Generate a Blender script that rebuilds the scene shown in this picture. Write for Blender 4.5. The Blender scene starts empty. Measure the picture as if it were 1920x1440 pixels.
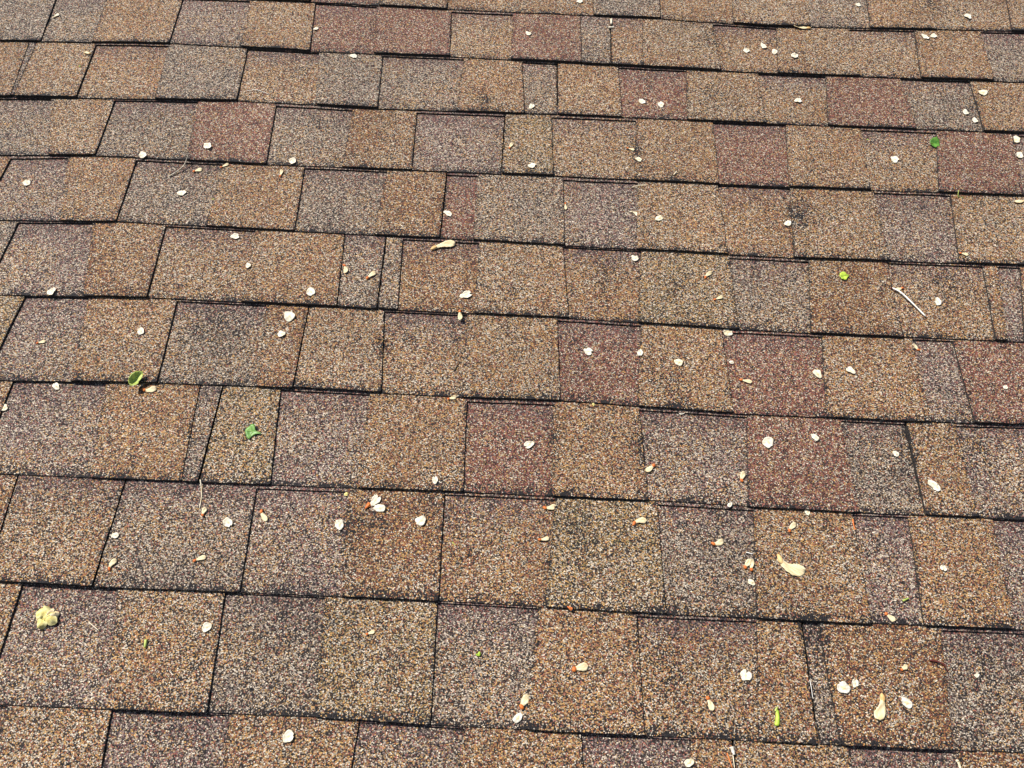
import bpy, math, random
from mathutils import Vector, Matrix, noise

# ------------------------------------------------------------------ camera, sky, sun, exposure
SLOPE = math.radians(25)                      # pitch of the roof
ROOF = Matrix.Translation((0, 0, 4.0)) @ Matrix.Rotation(SLOPE, 4, 'X')
CAM_R = [[0.998957, 0.042852, 0.015793], [0.045197, -0.878013, -0.476498], [-0.006552, 0.476715, -0.879034]]
CAM_C = [0.0, -0.07259, 0.97457]
# butt line of each course in millimetres on the roof plane (x along the course, y up the slope)
BUTT = {
 0: [(-429.9, 1287.9), (-157.5, 1283.0), (248.7, 1282.0), (455.3, 1273.1), (955.2, 1289.4)],
 1: [(-995.0, 1137.3), (-680.1, 1151.2), (-413.3, 1145.7), (-146.6, 1146.2), (147.3, 1142.6), (454.6, 1138.5), (915.4, 1143.9)],
 2: [(-942.4, 992.1), (-522.7, 1006.8), (-270.2, 1001.9), (45.1, 1006.3), (538.2, 1008.0), (878.8, 1010.0)],
 3: [(-891.6, 851.9), (-733.0, 861.2), (-441.2, 858.7), (-191.7, 859.9), (47.5, 859.3), (443.2, 858.2), (694.7, 860.8), (838.3, 862.0)],
 4: [(-841.7, 713.9), (-657.0, 721.0), (-368.0, 717.5), (-133.9, 716.4), (66.1, 712.4), (432.3, 708.1), (797.6, 713.4)],
 5: [(-789.8, 570.8), (-568.0, 576.9), (-277.9, 575.8), (-206.5, 574.8), (74.0, 574.3), (330.3, 566.9), (577.7, 566.7), (757.8, 567.7)],
 6: [(-737.2, 425.5), (-514.3, 431.8), (-319.0, 434.0), (-75.4, 431.0), (69.7, 432.4), (309.6, 425.1), (440.3, 425.8), (649.7, 425.5), (719.4, 427.3)],
 7: [(-686.1, 284.5), (-419.7, 285.4), (-323.3, 286.3), (-65.1, 289.1), (182.2, 289.1), (312.8, 286.5), (464.3, 285.7), (550.7, 286.2), (680.8, 286.5)],
 8: [(-634.5, 142.0), (-518.5, 141.4), (-333.8, 143.4), (-84.4, 143.8), (198.5, 140.6), (309.8, 141.2), (453.8, 140.8), (641.2, 141.7)],
 9: [(-583.5, 1.2), (-342.5, 2.7), (-217.2, 3.7), (-82.4, 1.7), (165.9, 1.4), (297.7, 1.5), (367.2, 1.2), (521.9, 1.3), (603.0, 2.1)],
}
# courses: shingle kinds and the joints between them (top x, top y, bottom x, bottom y, gap), mm
COURSE = {
 11: ['T+', (-170.8, 1314.5, -169.9, 1282.6, 0.5), 'O-', (114.3, 1333.2, 116.5, 1281.7, 0.5), 'G+', (249.4, 1342.0, 247.4, 1281.4, 2), 'O-', (393.6, 1351.5, 388.0, 1275.4, 0.5), 'T+', (539.5, 1361.0, 538.0, 1275.2, 0.5), 'G-', (664.5, 1369.2, 654.4, 1279.0, 0.5), 'O+', (792.2, 1377.6, 785.5, 1283.3, 0.5), 'T-', (948.8, 1387.8, 931.5, 1288.1, 0.5), 'O+'],
 10: ['G+', (-937.5, 1294.8, -919.2, 1140.1, 1.2), 'G-', (-836.9, 1294.3, -826.3, 1144.2, 0.5), 'O+', (-690.0, 1293.7, -680.6, 1150.7, 1), 'P-', (-558.1, 1293.1, -546.6, 1148.0, 0.5), 'O+', (-429.6, 1292.4, -415.0, 1145.2, 1), 'R-', (-309.4, 1290.3, -296.2, 1145.4, 0.5), 'R+', (-161.2, 1287.6, -153.5, 1145.7, 1), 'T-', (-40.8, 1287.3, -39.8, 1144.4, 0.5), 'R+', (91.0, 1287.0, 93.5, 1142.7, 1), 'G+b', (150.6, 1286.8, 148.2, 1142.1, 2.2), 'O+b', (213.3, 1286.7, 207.7, 1141.3, 0.5), 'T+', (348.6, 1282.3, 353.4, 1139.3, 0.5), 'O-', (473.0, 1278.1, 458.2, 1138.0, 0.5), 'T+', (615.0, 1282.8, 610.7, 1139.8, 0.5), 'T-', (743.6, 1287.0, 723.6, 1141.1, 0.5), 'O+', (872.4, 1291.2, 860.2, 1142.8, 0.5), 'G-'],
 9: ['O+', (-943.8, 1143.7, -922.8, 992.3, 1.5), 'P+', (-929.9, 1144.3, -917.2, 992.5, 1), 'T+', (-818.6, 1149.3, -806.9, 996.4, 1), 'O-', (-683.1, 1155.3, -668.1, 1001.3, 0.5), 'G+', (-534.2, 1152.2, -522.3, 1006.4, 1), 'T-', (-400.0, 1149.8, -380.7, 1003.6, 0.5), 'G+', (-279.6, 1150.0, -270.0, 1001.5, 1), 'G-', (-127.1, 1150.0, -130.5, 1003.4, 0.5), 'O+', (-17.9, 1148.7, -8.1, 1005.1, 1), 'G-', (48.1, 1147.9, 49.8, 1005.8, 2.2), 'O+', (162.0, 1146.4, 165.6, 1006.3, 1), 'R-', (289.6, 1144.7, 280.3, 1006.7, 0.5), 'T+', (422.9, 1142.9, 421.4, 1007.2, 0.5), 'T-', (549.2, 1143.6, 531.1, 1007.6, 0.5), 'R+', (687.6, 1145.2, 689.1, 1008.4, 0.5), 'G-', (817.0, 1146.8, 807.2, 1009.1, 0.5), 'O+'],
 8: ['G-', (-855.6, 998.7, -810.9, 856.2, 0.5), 'T+', (-740.8, 1002.8, -732.5, 860.8, 1), 'G-', (-593.5, 1008.0, -576.9, 859.5, 0.5), 'R+', (-452.8, 1009.0, -440.8, 858.3, 1), 'G-', (-315.4, 1006.3, -312.5, 859.0, 0.5), 'B+', (-200.7, 1006.4, -194.2, 859.5, 1), 'P-', (-43.3, 1008.6, -42.6, 859.2, 2), 'L+', (39.7, 1009.7, 45.7, 859.0, 1), 'T-', (191.3, 1010.3, 181.6, 858.6, 0.5), 'O+', (327.5, 1010.8, 325.3, 858.2, 0.5), 'R-', (457.9, 1011.3, 441.9, 857.9, 0.5), 'O+', (591.1, 1011.9, 580.2, 859.3, 0.5), 'T-', (726.0, 1012.6, 695.0, 860.5, 0.5), 'R+', (862.8, 1013.4, 837.6, 861.6, 0.5), 'P-'],
 7: ['P-', (-781.1, 861.5, -745.8, 717.3, 0.5), 'O+', (-663.1, 863.5, -656.5, 720.7, 1), 'G-', (-516.0, 862.3, -511.5, 718.9, 0.5), 'O+', (-376.8, 862.0, -367.7, 717.2, 1), 'G-', (-236.0, 862.7, -240.8, 716.6, 0.5), 'B+', (-135.3, 862.7, -133.8, 716.1, 2), 'R-', (-81.8, 862.6, -81.6, 715.1, 0.5), 'G+', (62.3, 862.2, 66.1, 712.1, 1), 'P-', (188.9, 861.9, 180.1, 710.8, 0.5), 'T+', (323.5, 861.6, 327.0, 709.1, 0.5), 'O-', (446.1, 861.2, 431.1, 707.8, 0.5), 'T+', (586.9, 862.7, 585.6, 710.1, 0.5), 'P-', (716.8, 864.0, 694.2, 711.6, 0.5), 'T+'],
 6: ['P-', (-695.8, 722.1, -664.3, 574.0, 0.5), 'B+', (-577.4, 722.4, -567.6, 576.7, 1), 'T-', (-431.9, 720.7, -425.3, 576.2, 0.5), 'O+', (-287.7, 719.5, -277.7, 575.6, 1.6), 'G+b', (-220.5, 719.2, -216.9, 574.8, 2.2), 'G+', (-193.8, 719.1, -185.3, 574.6, 1.4), 'B-', (-70.8, 717.6, -69.7, 574.4, 0.5), 'T+', (63.9, 714.9, 73.9, 574.1, 1), 'O-', (188.8, 713.4, 177.8, 571.1, 0.5), 'L+', (329.6, 711.7, 330.0, 566.7, 1), 'G-', (456.5, 710.8, 437.3, 566.6, 0.5), 'B+', (581.1, 712.6, 577.2, 566.5, 0.5), 'T-', (733.9, 714.8, 714.8, 567.3, 1), 'O+', (758.6, 715.2, 733.1, 567.4, 0.5), 'P-', (794.5, 715.7, 758.7, 567.5, 0.5), 'O+'],
 5: ['P-', (-658.1, 576.3, -638.2, 428.2, 0.5), 'O+', (-523.1, 578.6, -513.8, 431.7, 1), 'G-', (-386.7, 578.1, -372.1, 433.3, 0.5), 'B+', (-321.5, 577.9, -319.5, 433.9, 2), 'T+', (-206.5, 576.7, -192.7, 432.4, 1.2), 'T-', (-80.6, 576.4, -78.4, 431.0, 0.5), 'T+', (56.6, 576.2, 62.8, 432.3, 1), 'R-', (183.6, 573.0, 172.0, 429.2, 0.5), 'O+', (305.3, 569.5, 309.3, 425.0, 1), 'R-', (455.8, 568.6, 439.9, 425.7, 0.5), 'O+', (591.7, 568.6, 589.0, 425.5, 0.5), 'P-', (652.8, 568.9, 649.1, 425.4, 1), 'R+'],
 4: ['P-', (-588.2, 431.1, -567.4, 284.9, 0.5), 'O+', (-453.7, 433.8, -442.3, 285.3, 1.5), 'G+b', (-420.8, 434.2, -419.4, 285.4, 2.6), 'L+', (-338.0, 435.1, -323.1, 286.3, 1), 'P-', (-210.6, 434.0, -206.9, 287.6, 0.5), 'O+', (-70.4, 432.4, -65.0, 289.1, 1), 'R-', (53.3, 433.6, 51.1, 289.1, 0.5), 'O+', (175.3, 430.5, 182.1, 289.1, 1), 'P-', (328.5, 426.5, 314.6, 286.5, 0.5), 'R+', (462.1, 427.1, 463.9, 285.7, 1), 'G-', (553.7, 426.9, 550.2, 286.2, 2), 'O+', (624.0, 426.8, 621.6, 286.4, 0.5), 'P-'],
 3: ['B+', (-664.0, 285.3, -652.8, 142.2, 2.2), 'T+b', (-518.7, 285.8, -518.0, 141.5, 2.2), 'G+b', (-342.7, 286.9, -333.5, 143.5, 1.2), 'P-', (-220.8, 288.2, -206.9, 143.8, 0.5), 'B+', (-90.4, 289.6, -85.7, 144.0, 1), 'O-', (57.9, 289.9, 47.3, 142.5, 0.5), 'L+', (194.5, 289.6, 198.4, 140.7, 1), 'G-', (322.8, 287.2, 309.5, 141.3, 0.5), 'O+', (455.1, 286.5, 453.4, 140.9, 1.2), 'P-', (529.1, 286.7, 517.4, 141.2, 0.5), 'O+', (641.4, 287.1, 630.8, 141.7, 0.5), 'P-'],
 2: ['T+', (-608.4, 142.0, -601.7, 1.3, 1.2), 'P-', (-489.4, 141.9, -458.8, 2.2, 0.5), 'T+', (-353.4, 143.4, -342.2, 2.9, 1), 'G-', (-228.0, 143.7, -218.3, 3.9, 0.5), 'L+', (-86.8, 144.0, -82.4, 1.9, 1), 'G-', (38.9, 142.6, 27.6, 1.8, 0.5), 'O+', (162.3, 141.2, 165.7, 1.6, 1), 'T-', (311.3, 141.4, 297.4, 1.7, 0.5), 'O+', (367.7, 141.2, 366.8, 1.4, 3.2), 'G-', (387.0, 141.1, 392.0, 1.4, 0.5), 'B+', (540.8, 141.3, 521.4, 1.5, 0.5), 'G-'],
 1: ['T+', (-455.1, 1.6, -448.8, -58.3, 1), 'P-', (-317.9, 2.5, -313.0, -52.4, 0.5), 'O+', (-165.7, 2.5, -167.7, -46.1, 1), 'P-', (-43.6, 1.2, -46.4, -40.8, 0.5), 'O+', (93.0, 1.0, 95.4, -34.6, 1), 'P-', (220.6, 1.0, 214.8, -29.5, 0.5), 'O+', (268.2, 1.0, 268.2, -27.1, 3), 'T+', (404.1, 0.8, 402.3, -21.3, 0.5), 'P-'],
}
DISCS = [(89.7, 1324.0, 11.6, 'w'), (645.1, 1350.4, 9.6, 'w'), (856.4, 1326.5, 13.9, 'w'), (-415.3, 1209.7, 8.1, 'w'), (-8.3, 1218.7, 11.2, 'w'), (406.9, 1199.3, 11.2, 'w'), (441.1, 1215.1, 13.3, 'w'), (460.6, 1199.7, 11.2, 'w'), (495.1, 1185.3, 14.2, 'w'), (758.2, 1259.9, 14.6, 'w'), (775.6, 1264.1, 11.5, 'w'), (-332.4, 1136.3, 11.9, 'w'), (3.8, 1022.8, 11.5, 'w'), (202.7, 1048.5, 11.6, 'w'), (236.2, 1042.4, 11.6, 'w'), (487.4, 1068.6, 12.7, 'w'), (831.8, 1109.2, 13.9, 'y'), (788.1, 1056.7, 11.7, 'w'), (799.3, 1035.8, 10.7, 'w'), (-652.2, 864.9, 12.6, 'w'), (-546.9, 889.7, 13.6, 'n'), (-397.7, 866.3, 11.7, 'w'), (8.3, 876.5, 11.8, 'w'), (190.8, 903.2, 11.0, 'y'), (636.1, 933.0, 13.1, 'w'), (863.0, 996.1, 14.3, 'y'), (857.8, 956.1, 13.2, 'w'), (-828.4, 794.5, 12.2, 'w'), (-568.2, 787.3, 13.1, 'w'), (-125.5, 767.8, 13.0, 'w'), (219.5, 774.9, 12.3, 'y'), (431.9, 779.1, 10.5, 'w'), (-713.8, 578.8, 12.8, 'w'), (-461.8, 703.5, 11.8, 'w'), (-427.2, 644.0, 8.3, 'w'), (-321.0, 598.0, 13.0, 'w'), (-84.3, 607.8, 16.3, 'n'), (178.4, 695.1, 11.9, 'w'), (645.0, 635.2, 12.5, 'w'), (-560.3, 515.8, 11.0, 'w'), (-346.7, 554.6, 16.0, 'w'), (-352.7, 522.1, 11.0, 'w'), (103.0, 517.3, 12.6, 'n'), (179.5, 517.6, 10.3, 'w'), (235.4, 504.1, 11.0, 'y'), (314.5, 564.0, 13.7, 'y'), (314.3, 510.1, 6.3, 'w'), (438.6, 496.7, 14.1, 'y'), (487.1, 502.8, 12.6, 'n'), (709.0, 486.6, 6.3, 'w'), (-657.9, 420.7, 11.3, 'w'), (-718.3, 382.7, 9.6, 'y'), (-104.2, 302.0, 10.0, 'w'), (20.4, 362.4, 12.5, 'n'), (235.3, 426.1, 9.9, 'g'), (352.7, 381.4, 14.9, 'w'), (419.7, 392.9, 10.5, 'n'), (529.9, 374.1, 8.2, 'w'), (-368.4, 231.2, 11.8, 'n'), (-508.8, 206.6, 8.9, 'w'), (-180.9, 271.1, 14.1, 'n'), (-173.9, 260.3, 14.0, 'n'), (-223.9, 236.0, 12.5, 'w'), (-118.0, 245.4, 14.0, 'w'), (290.7, 287.3, 7.1, 'g'), (393.9, 283.3, 9.3, 'y'), (309.0, 185.0, 8.8, 'y'), (558.3, 214.5, 7.6, 'n'), (-365.5, 98.7, 10.4, 'w'), (18.6, 13.5, 11.2, 'g'), (290.8, 72.8, 12.2, 'n'), (405.1, 63.5, 13.5, 'g'), (420.1, 69.5, 9.0, 'n'), (477.4, 50.1, 12.1, 'g'), (571.2, 85.4, 5.8, 'w'), (-244.2, -17.9, 12.2, 'w'), (215.7, -24.9, 10.4, 'y'), (568.4, 330.4, 11.0, 'w'), (573.0, 325.2, 10.2, 'w')]
SAMARAS = [(539.5, 1271.0, 506.1, 1276.7, 9.4, 0.1, 'b'), (-921.2, 1208.4, -912.7, 1219.9, 4.0, 0.2, 'p'), (-816.8, 1111.8, -830.8, 1115.3, 5.9, 0, 'b'), (-31.6, 915.1, -26.6, 928.0, 4.6, 0.1, 's'), (171.5, 933.3, 184.3, 929.0, 3.7, 0, 's'), (-562.3, 836.0, -548.4, 841.7, 5.3, 0.1, 's'), (-517.7, 845.9, -505.3, 855.1, 3.6, 0, 's'), (-412.8, 830.3, -412.1, 846.0, 4.4, 0, 's'), (66.3, 803.9, 67.3, 789.0, 3.5, 0, 's'), (173.6, 789.3, 184.8, 782.0, 4.4, 0.4, 'p'), (840.2, 851.5, 820.2, 846.9, 6.3, 0.1, 'b'), (-147.4, 694.1, -111.0, 706.9, 11.0, 0.15, 'b'), (-280.1, 654.1, -275.2, 637.9, 5.8, 0.3, 's'), (-240.5, 627.5, -228.1, 640.5, 5.8, 0.1, 's'), (-92.0, 578.9, -89.9, 561.6, 5.7, 0, 's'), (285.6, 658.2, 297.4, 670.2, 5.0, 0.2, 's'), (295.6, 617.4, 310.1, 624.1, 4.1, 0, 's'), (597.3, 659.8, 583.7, 654.0, 5.0, 0, 's'), (697.3, 729.1, 710.2, 725.5, 4.3, 0.1, 's'), (-708.4, 488.5, -696.5, 492.8, 3.9, 0, 's'), (-533.6, 421.1, -514.7, 424.6, 6.8, -0.35, 's'), (322.4, 480.9, 339.9, 477.3, 4.7, 0, 's'), (599.0, 545.1, 593.5, 557.0, 4.8, 0.2, 's'), (-98.8, 427.0, -86.2, 431.1, 4.5, 0, 's'), (193.5, 341.5, 180.7, 330.7, 5.9, 0.1, 's'), (310.4, 320.8, 315.4, 335.0, 5.8, 0.2, 's'), (-403.4, 237.5, -401.3, 249.3, 4.9, 0.2, 's'), (-502.2, 160.5, -496.7, 174.4, 5.3, 0.4, 's'), (-400.9, 177.5, -386.0, 183.7, 4.7, 0.1, 's'), (-329.9, 252.0, -319.4, 237.9, 5.6, -0.2, 's'), (41.7, 273.0, 58.7, 276.0, 5.7, -0.2, 's'), (36.5, 228.4, 50.3, 231.2, 4.2, -0.1, 's'), (160.0, 253.0, 177.8, 258.9, 6.3, 0.35, 's'), (365.2, 253.4, 375.8, 264.8, 5.6, 0.2, 's'), (262.2, 234.2, 277.2, 239.2, 6.3, -0.3, 's'), (302.0, 202.5, 311.3, 213.3, 6.2, 0.1, 's'), (310.5, 199.4, 312.9, 214.7, 5.5, 0, 's'), (345.4, 222.6, 377.4, 204.6, 13.9, -0.45, 'b'), (471.8, 154.7, 481.9, 145.4, 5.4, 0, 's'), (-170.6, 98.8, -160.7, 103.0, 3.9, 0, 's'), (81.2, 68.8, 99.7, 73.3, 7.7, 0.1, 's'), (22.0, 22.8, 30.9, 36.7, 8.1, 0.2, 's'), (241.4, 47.2, 246.5, 32.2, 5.7, 0.1, 's'), (449.5, 59.5, 437.6, 32.6, 10.9, 0.25, 'b'), (478.3, 86.7, 487.1, 92.0, 4.5, 0, 's'), (525.0, -8.2, 529.6, -17.3, 4.9, 0.2, 'p'), (-193.4, 258.6, -187.4, 266.3, 4.9, 0, 'o'), (74.7, 143.5, 80.7, 139.8, 3.3, 0, 'o')]
SPOTS = {
 'long_twig': [(577.3, 655.7), (589.2, 648.2), (600.7, 631.8), (618.9, 605.2)],
 'fork_twig': [(-598.7, 823.1), (-582.8, 838.5), (-576.5, 849.7), (-572.6, 867.1)],
 'fork_arm': [(-584.2, 837.2), (-572.4, 840.3)],
 'vert_twig': [(116.8, 728.2), (120.1, 714.3)],
 'flat_twig': [(-211.4, 522.1), (-195.4, 521.1)],
 'dark_twig': [(-91.9, 474.5), (-87.0, 491.9)],
 'pale_stem': [(-417.3, 287.4), (-412.4, 269.5), (-410.3, 248.8)],
 'feather': [(-217.0, 250.9), (-219.7, 231.1), (-221.3, 218.2), (-221.4, 209.7)],
 'curl_fibre': [(-510.2, 1031.1), (-492.6, 1035.0), (-467.4, 1024.1)],
 'roof_fibre': [(178.0, 844.2), (191.5, 847.4), (205.1, 849.4)],
 'thin_fibre': [(-183.5, 635.7), (-169.6, 622.3), (-145.8, 615.5)],
 'green_fibre': [(727.6, 862.8), (727.2, 853.3), (736.6, 851.5)],
 'red_stem': [(647.8, 476.5), (665.4, 479.1), (681.0, 473.8)],
 'tan_fibre': [(-512.4, 98.9), (-496.2, 88.9)],
 'hook_stem': [(326.9, 85.4), (327.9, 94.0), (345.8, 97.3)],
 'brown_stem': [(515.9, 100.1), (529.5, 97.0), (537.4, 86.3)],
 'slit_stem': [(366.0, 70.7), (366.6, 61.8), (367.5, 49.9)],
 'red_short': [(132.2, 520.7), (141.2, 532.3)],
 'orange_strip': [(452.7, 275.1), (452.2, 267.7), (453.1, 260.5)],
 'sliver_w': [(307.0, 224.3), (315.1, 222.5)],
 'seam_seed_v': [(151.0, 1271.3), (150.7, 1257.0)],
 'seam_seed_h': [(145.3, 1245.7), (155.7, 1247.9)],
 'slit_seed': [(265.5, -6.2), (267.8, -14.4)],
 'slit_fibre': [(260.0, -13.1), (264.7, -28.3)],
 'slit_fibre2': [(266.6, -13.9), (267.1, -28.2)],
 'leaf_a': [(-542.6, 431.9)],
 'leaf_b': [(-362.0, 361.1)],
 'leaf_c': [(713.9, 976.9)],
 'leaf_d': [(505.8, 675.4)],
 'leaf_stem': [(697.3, 982.4), (707.1, 971.4)],
 'clump': [(-563.6, 101.0)],
 'green_stalk': [(322.2, 36.2), (319.4, 17.6)],
 'green_dot': [(-31.2, 81.4)],
 'tee': [(-433.4, 71.2), (-434.6, 80.4)],
 'yellow_a': [(-218.8, 277.5)],
 'yellow_b': [(110.2, 428.3)],
 'green_dot_b': [(-824.7, 1076.4)],
 'green_dot_c': [(-510.7, 775.5)],
 'green_dot_d': [(600.4, 980.5)],
 'brown_curl': [(497.5, 170.4), (505.6, 174.1)],
 'yellow_curl': [(-74.6, 219.5), (-70.1, 215.5)],
 'tan_curl': [(248.4, 869.8), (254.3, 877.5)],
 'corner_ul': [(-1038.2, 1253.4)],
 'corner_ur': [(982.8, 1385.8)],
 'corner_ll': [(-561.0, -64.1)],
 'corner_lr': [(599.9, -13.7)],
}
WEAR = [(170.6, 374.0, 11.9, 0.9), (177.5, 360.6, 7.4, 0.9), (454.8, 806.4, 23.1, 0.9), (448.1, 789.0, 10.6, 0.8), (-200.1, 235.7, 20.8, 0.7), (134.4, 653.1, 25.0, 0.5), (237.7, 638.3, 13.3, 0.5), (-14.1, 614.6, 6.6, 0.8), (-200.2, 508.8, 12.5, 0.9), (55.5, 382.9, 8.9, 0.8), (52.1, 362.4, 5.9, 0.7), (215.7, 1105.2, 13.8, 0.6), (338.0, 1223.9, 18.5, 0.6), (336.1, 1077.4, 17.6, 0.5), (189.9, 929.4, 11.1, 0.9), (668.3, 661.7, 21.0, 0.6), (643.1, 387.8, 19.5, 0.6), (540.8, 358.7, 14.8, 0.5), (808.9, 953.2, 9.4, 0.5), (-451.1, 542.4, 31.7, 0.5), (230.7, 450.7, 10.8, 0.7), (89.2, 235.2, 20.9, 0.55), (195.3, 72.1, 19.3, 0.5), (330.3, 187.4, 13.6, 0.3), (-90.0, 1037.6, 13.4, 0.7), (-75.2, 1031.6, 7.7, 0.8), (729.9, 1272.1, 14.7, 0.5), (805.1, 1071.4, 15.7, 0.8), (795.5, 1360.2, 17.2, 0.7), (-105.5, 269.5, 9.9, 0.8), (271.1, 291.6, 14.3, 0.5), (586.4, 89.7, 15.6, 0.6), (370.6, 136.4, 13.3, 0.7), (387.7, 118.0, 13.2, 0.6), (122.9, 1164.9, 24.1, 0.4), (576.3, 796.2, 14.2, 0.5), (-526.8, 263.9, 14.0, 0.4), (-398.2, 1154.5, 15.9, 0.3), (-304.4, 1206.0, 14.2, 0.5), (-574.4, 776.5, 17.4, 0.3), (508.7, 1166.9, 30.3, 0.2), (-385.7, 28.0, 31.2, 0.25), (-253.4, 101.3, 39.0, 0.25), (209.4, 484.8, 23.4, 0.3)]
sc = bpy.context.scene
cam_d = bpy.data.cameras.new("camera")
cam = bpy.data.objects.new("camera", cam_d)
sc.collection.objects.link(cam)
sc.camera = cam
cam_d.sensor_width = 36.0
cam_d.lens = 36.0 * 1442.0 / 1920.0
cam_d.clip_start = 0.02
cam_d.clip_end = 200.0
_r, _d, _f = (Vector(v) for v in CAM_R)
_m = Matrix((_r, -_d, -_f)).transposed().to_4x4()
cam.matrix_world = ROOF @ Matrix.Translation(CAM_C) @ _m

sun_dir = Vector((-0.47, 0.36, 0.80)).normalized()          # towards the sun, in the roof's own frame
sun_w = (ROOF.to_3x3() @ sun_dir).normalized()
elev = math.asin(sun_w.z)
azim = math.atan2(sun_w.x, sun_w.y)
world = bpy.data.worlds.new("World"); sc.world = world
world.use_nodes = True
wn = world.node_tree
wn.nodes.clear()
sky = wn.nodes.new('ShaderNodeTexSky'); sky.sky_type = 'NISHITA'; sky.sun_disc = False
sky.sun_elevation = elev; sky.sun_rotation = azim
bg = wn.nodes.new('ShaderNodeBackground'); bg.inputs['Strength'].default_value = 0.07
wo = wn.nodes.new('ShaderNodeOutputWorld')
wn.links.new(sky.outputs[0], bg.inputs[0]); wn.links.new(bg.outputs[0], wo.inputs[0])
sun_d = bpy.data.lights.new("sun", 'SUN'); sun_d.energy = 4.6; sun_d.angle = math.radians(0.5)
sun_d.color = (1.0, 0.955, 0.89)
sun = bpy.data.objects.new("sun", sun_d); sc.collection.objects.link(sun)
sun.rotation_euler = sun_w.to_track_quat('Z', 'Y').to_euler()
sc.render.engine = 'CYCLES'
sc.render.filter_size = 0.9
vs = sc.view_settings
vs.view_transform = 'Standard'; vs.look = 'None'; vs.gamma = 1.0; vs.use_curve_mapping = False
vs.exposure = 0.5

# ------------------------------------------------------------------ materials
def lin(c):
    return tuple(((v / 255) / 12.92 if v <= 10 else ((v / 255 + 0.055) / 1.055) ** 2.4) for v in c)

class NT:
    def __init__(s, name):
        s.m = bpy.data.materials.new(name); s.m.use_nodes = True
        s.t = s.m.node_tree; s.t.nodes.clear()
        s.out = s.n('ShaderNodeOutputMaterial')
    def n(s, typ, **kw):
        nd = s.t.nodes.new(typ)
        for k, v in kw.items(): setattr(nd, k, v)
        return nd
    def l(s, a, b): s.t.links.new(a, b)
    def math(s, op, a, b=None, c=None, clamp=False):
        nd = s.n('ShaderNodeMath', operation=op, use_clamp=clamp)
        for i, v in enumerate((a, b, c)):
            if v is None: continue
            if hasattr(v, 'links'): s.l(v, nd.inputs[i])
            else: nd.inputs[i].default_value = v
        return nd.outputs[0]
    def mix(s, f, a, b, mode='MIX'):
        nd = s.n('ShaderNodeMix', data_type='RGBA', blend_type=mode)
        for i, v in ((0, f), (6, a), (7, b)):
            if hasattr(v, 'links'): s.l(v, nd.inputs[i])
            else: nd.inputs[i].default_value = v if i == 0 else (*v[:3], 1)
        return nd.outputs[2]
    def ramp(s, f, stops, mode='CONSTANT'):
        nd = s.n('ShaderNodeValToRGB'); cr = nd.color_ramp; cr.interpolation = mode
        while len(cr.elements) > 1: cr.elements.remove(cr.elements[-1])
        cr.elements[0].position = stops[0][0]; cr.elements[0].color = (*stops[0][1], 1)
        for p, c in stops[1:]:
            e = cr.elements.new(p); e.color = (*c, 1)
        s.l(f, nd.inputs[0]); return nd.outputs[0]

CREAM = lin((236, 220, 196)); PALE = lin((212, 192, 168)); GOLD = lin((214, 166, 96)); SAND = lin((190, 158, 116))
ORNG = lin((184, 124, 74)); RUST = lin((146, 88, 58)); MAROON = lin((130, 72, 62)); ROSE = lin((168, 106, 90))
BROWN = lin((92, 68, 52)); DARK = lin((56, 45, 40)); COAL = lin((36, 32, 33)); SLATE = lin((134, 116, 104))
ASH = lin((172, 152, 136)); PLUM = lin((104, 80, 84)); MAUVE = lin((150, 122, 116)); OLIVE = lin((150, 134, 88))

def stops(parts):
    t = sum(w for w, c in parts); a = 0; out = []
    for w, c in parts:
        out.append((a / t, c)); a += w
    return out
MIX = {   # share of each granule colour in a blend
 'O': [(9, CREAM), (6, PALE), (13, GOLD), (16, SAND), (14, ORNG), (9, RUST), (7, ROSE), (12, BROWN), (8, DARK), (7, COAL)],
 'B': [(9, CREAM), (11, GOLD), (14, SAND), (14, ORNG), (13, RUST), (9, MAROON), (14, BROWN), (8, DARK), (8, COAL)],
 'T': [(15, CREAM), (12, PALE), (11, GOLD), (15, SAND), (8, ORNG), (6, ROSE), (13, BROWN), (10, DARK), (10, COAL)],
 'L': [(13, CREAM), (9, PALE), (13, GOLD), (12, SAND), (10, OLIVE), (6, ORNG), (14, BROWN), (11, DARK), (12, COAL)],
 'G': [(10, CREAM), (15, PALE), (12, ASH), (12, SLATE), (12, SAND), (5, ROSE), (13, BROWN), (12, DARK), (14, COAL)],
 'P': [(11, CREAM), (12, PALE), (8, SAND), (10, ASH), (11, MAUVE), (9, ROSE), (11, PLUM), (9, BROWN), (9, DARK), (10, COAL)],
 'R': [(9, CREAM), (10, PALE), (14, SAND), (5, GOLD), (8, BROWN), (22, ROSE), (17, MAROON), (12, RUST), (4, PLUM), (10, DARK), (8, COAL)],
}
ALT = {'O': 'T', 'B': 'T', 'T': 'O', 'L': 'T', 'G': 'T', 'P': 'T', 'R': 'R'}
BAND = [(8, PALE), (9, ASH), (17, MAUVE), (12, SLATE), (15, PLUM), (10, ROSE), (7, MAROON), (13, DARK), (15, COAL)]

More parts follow.
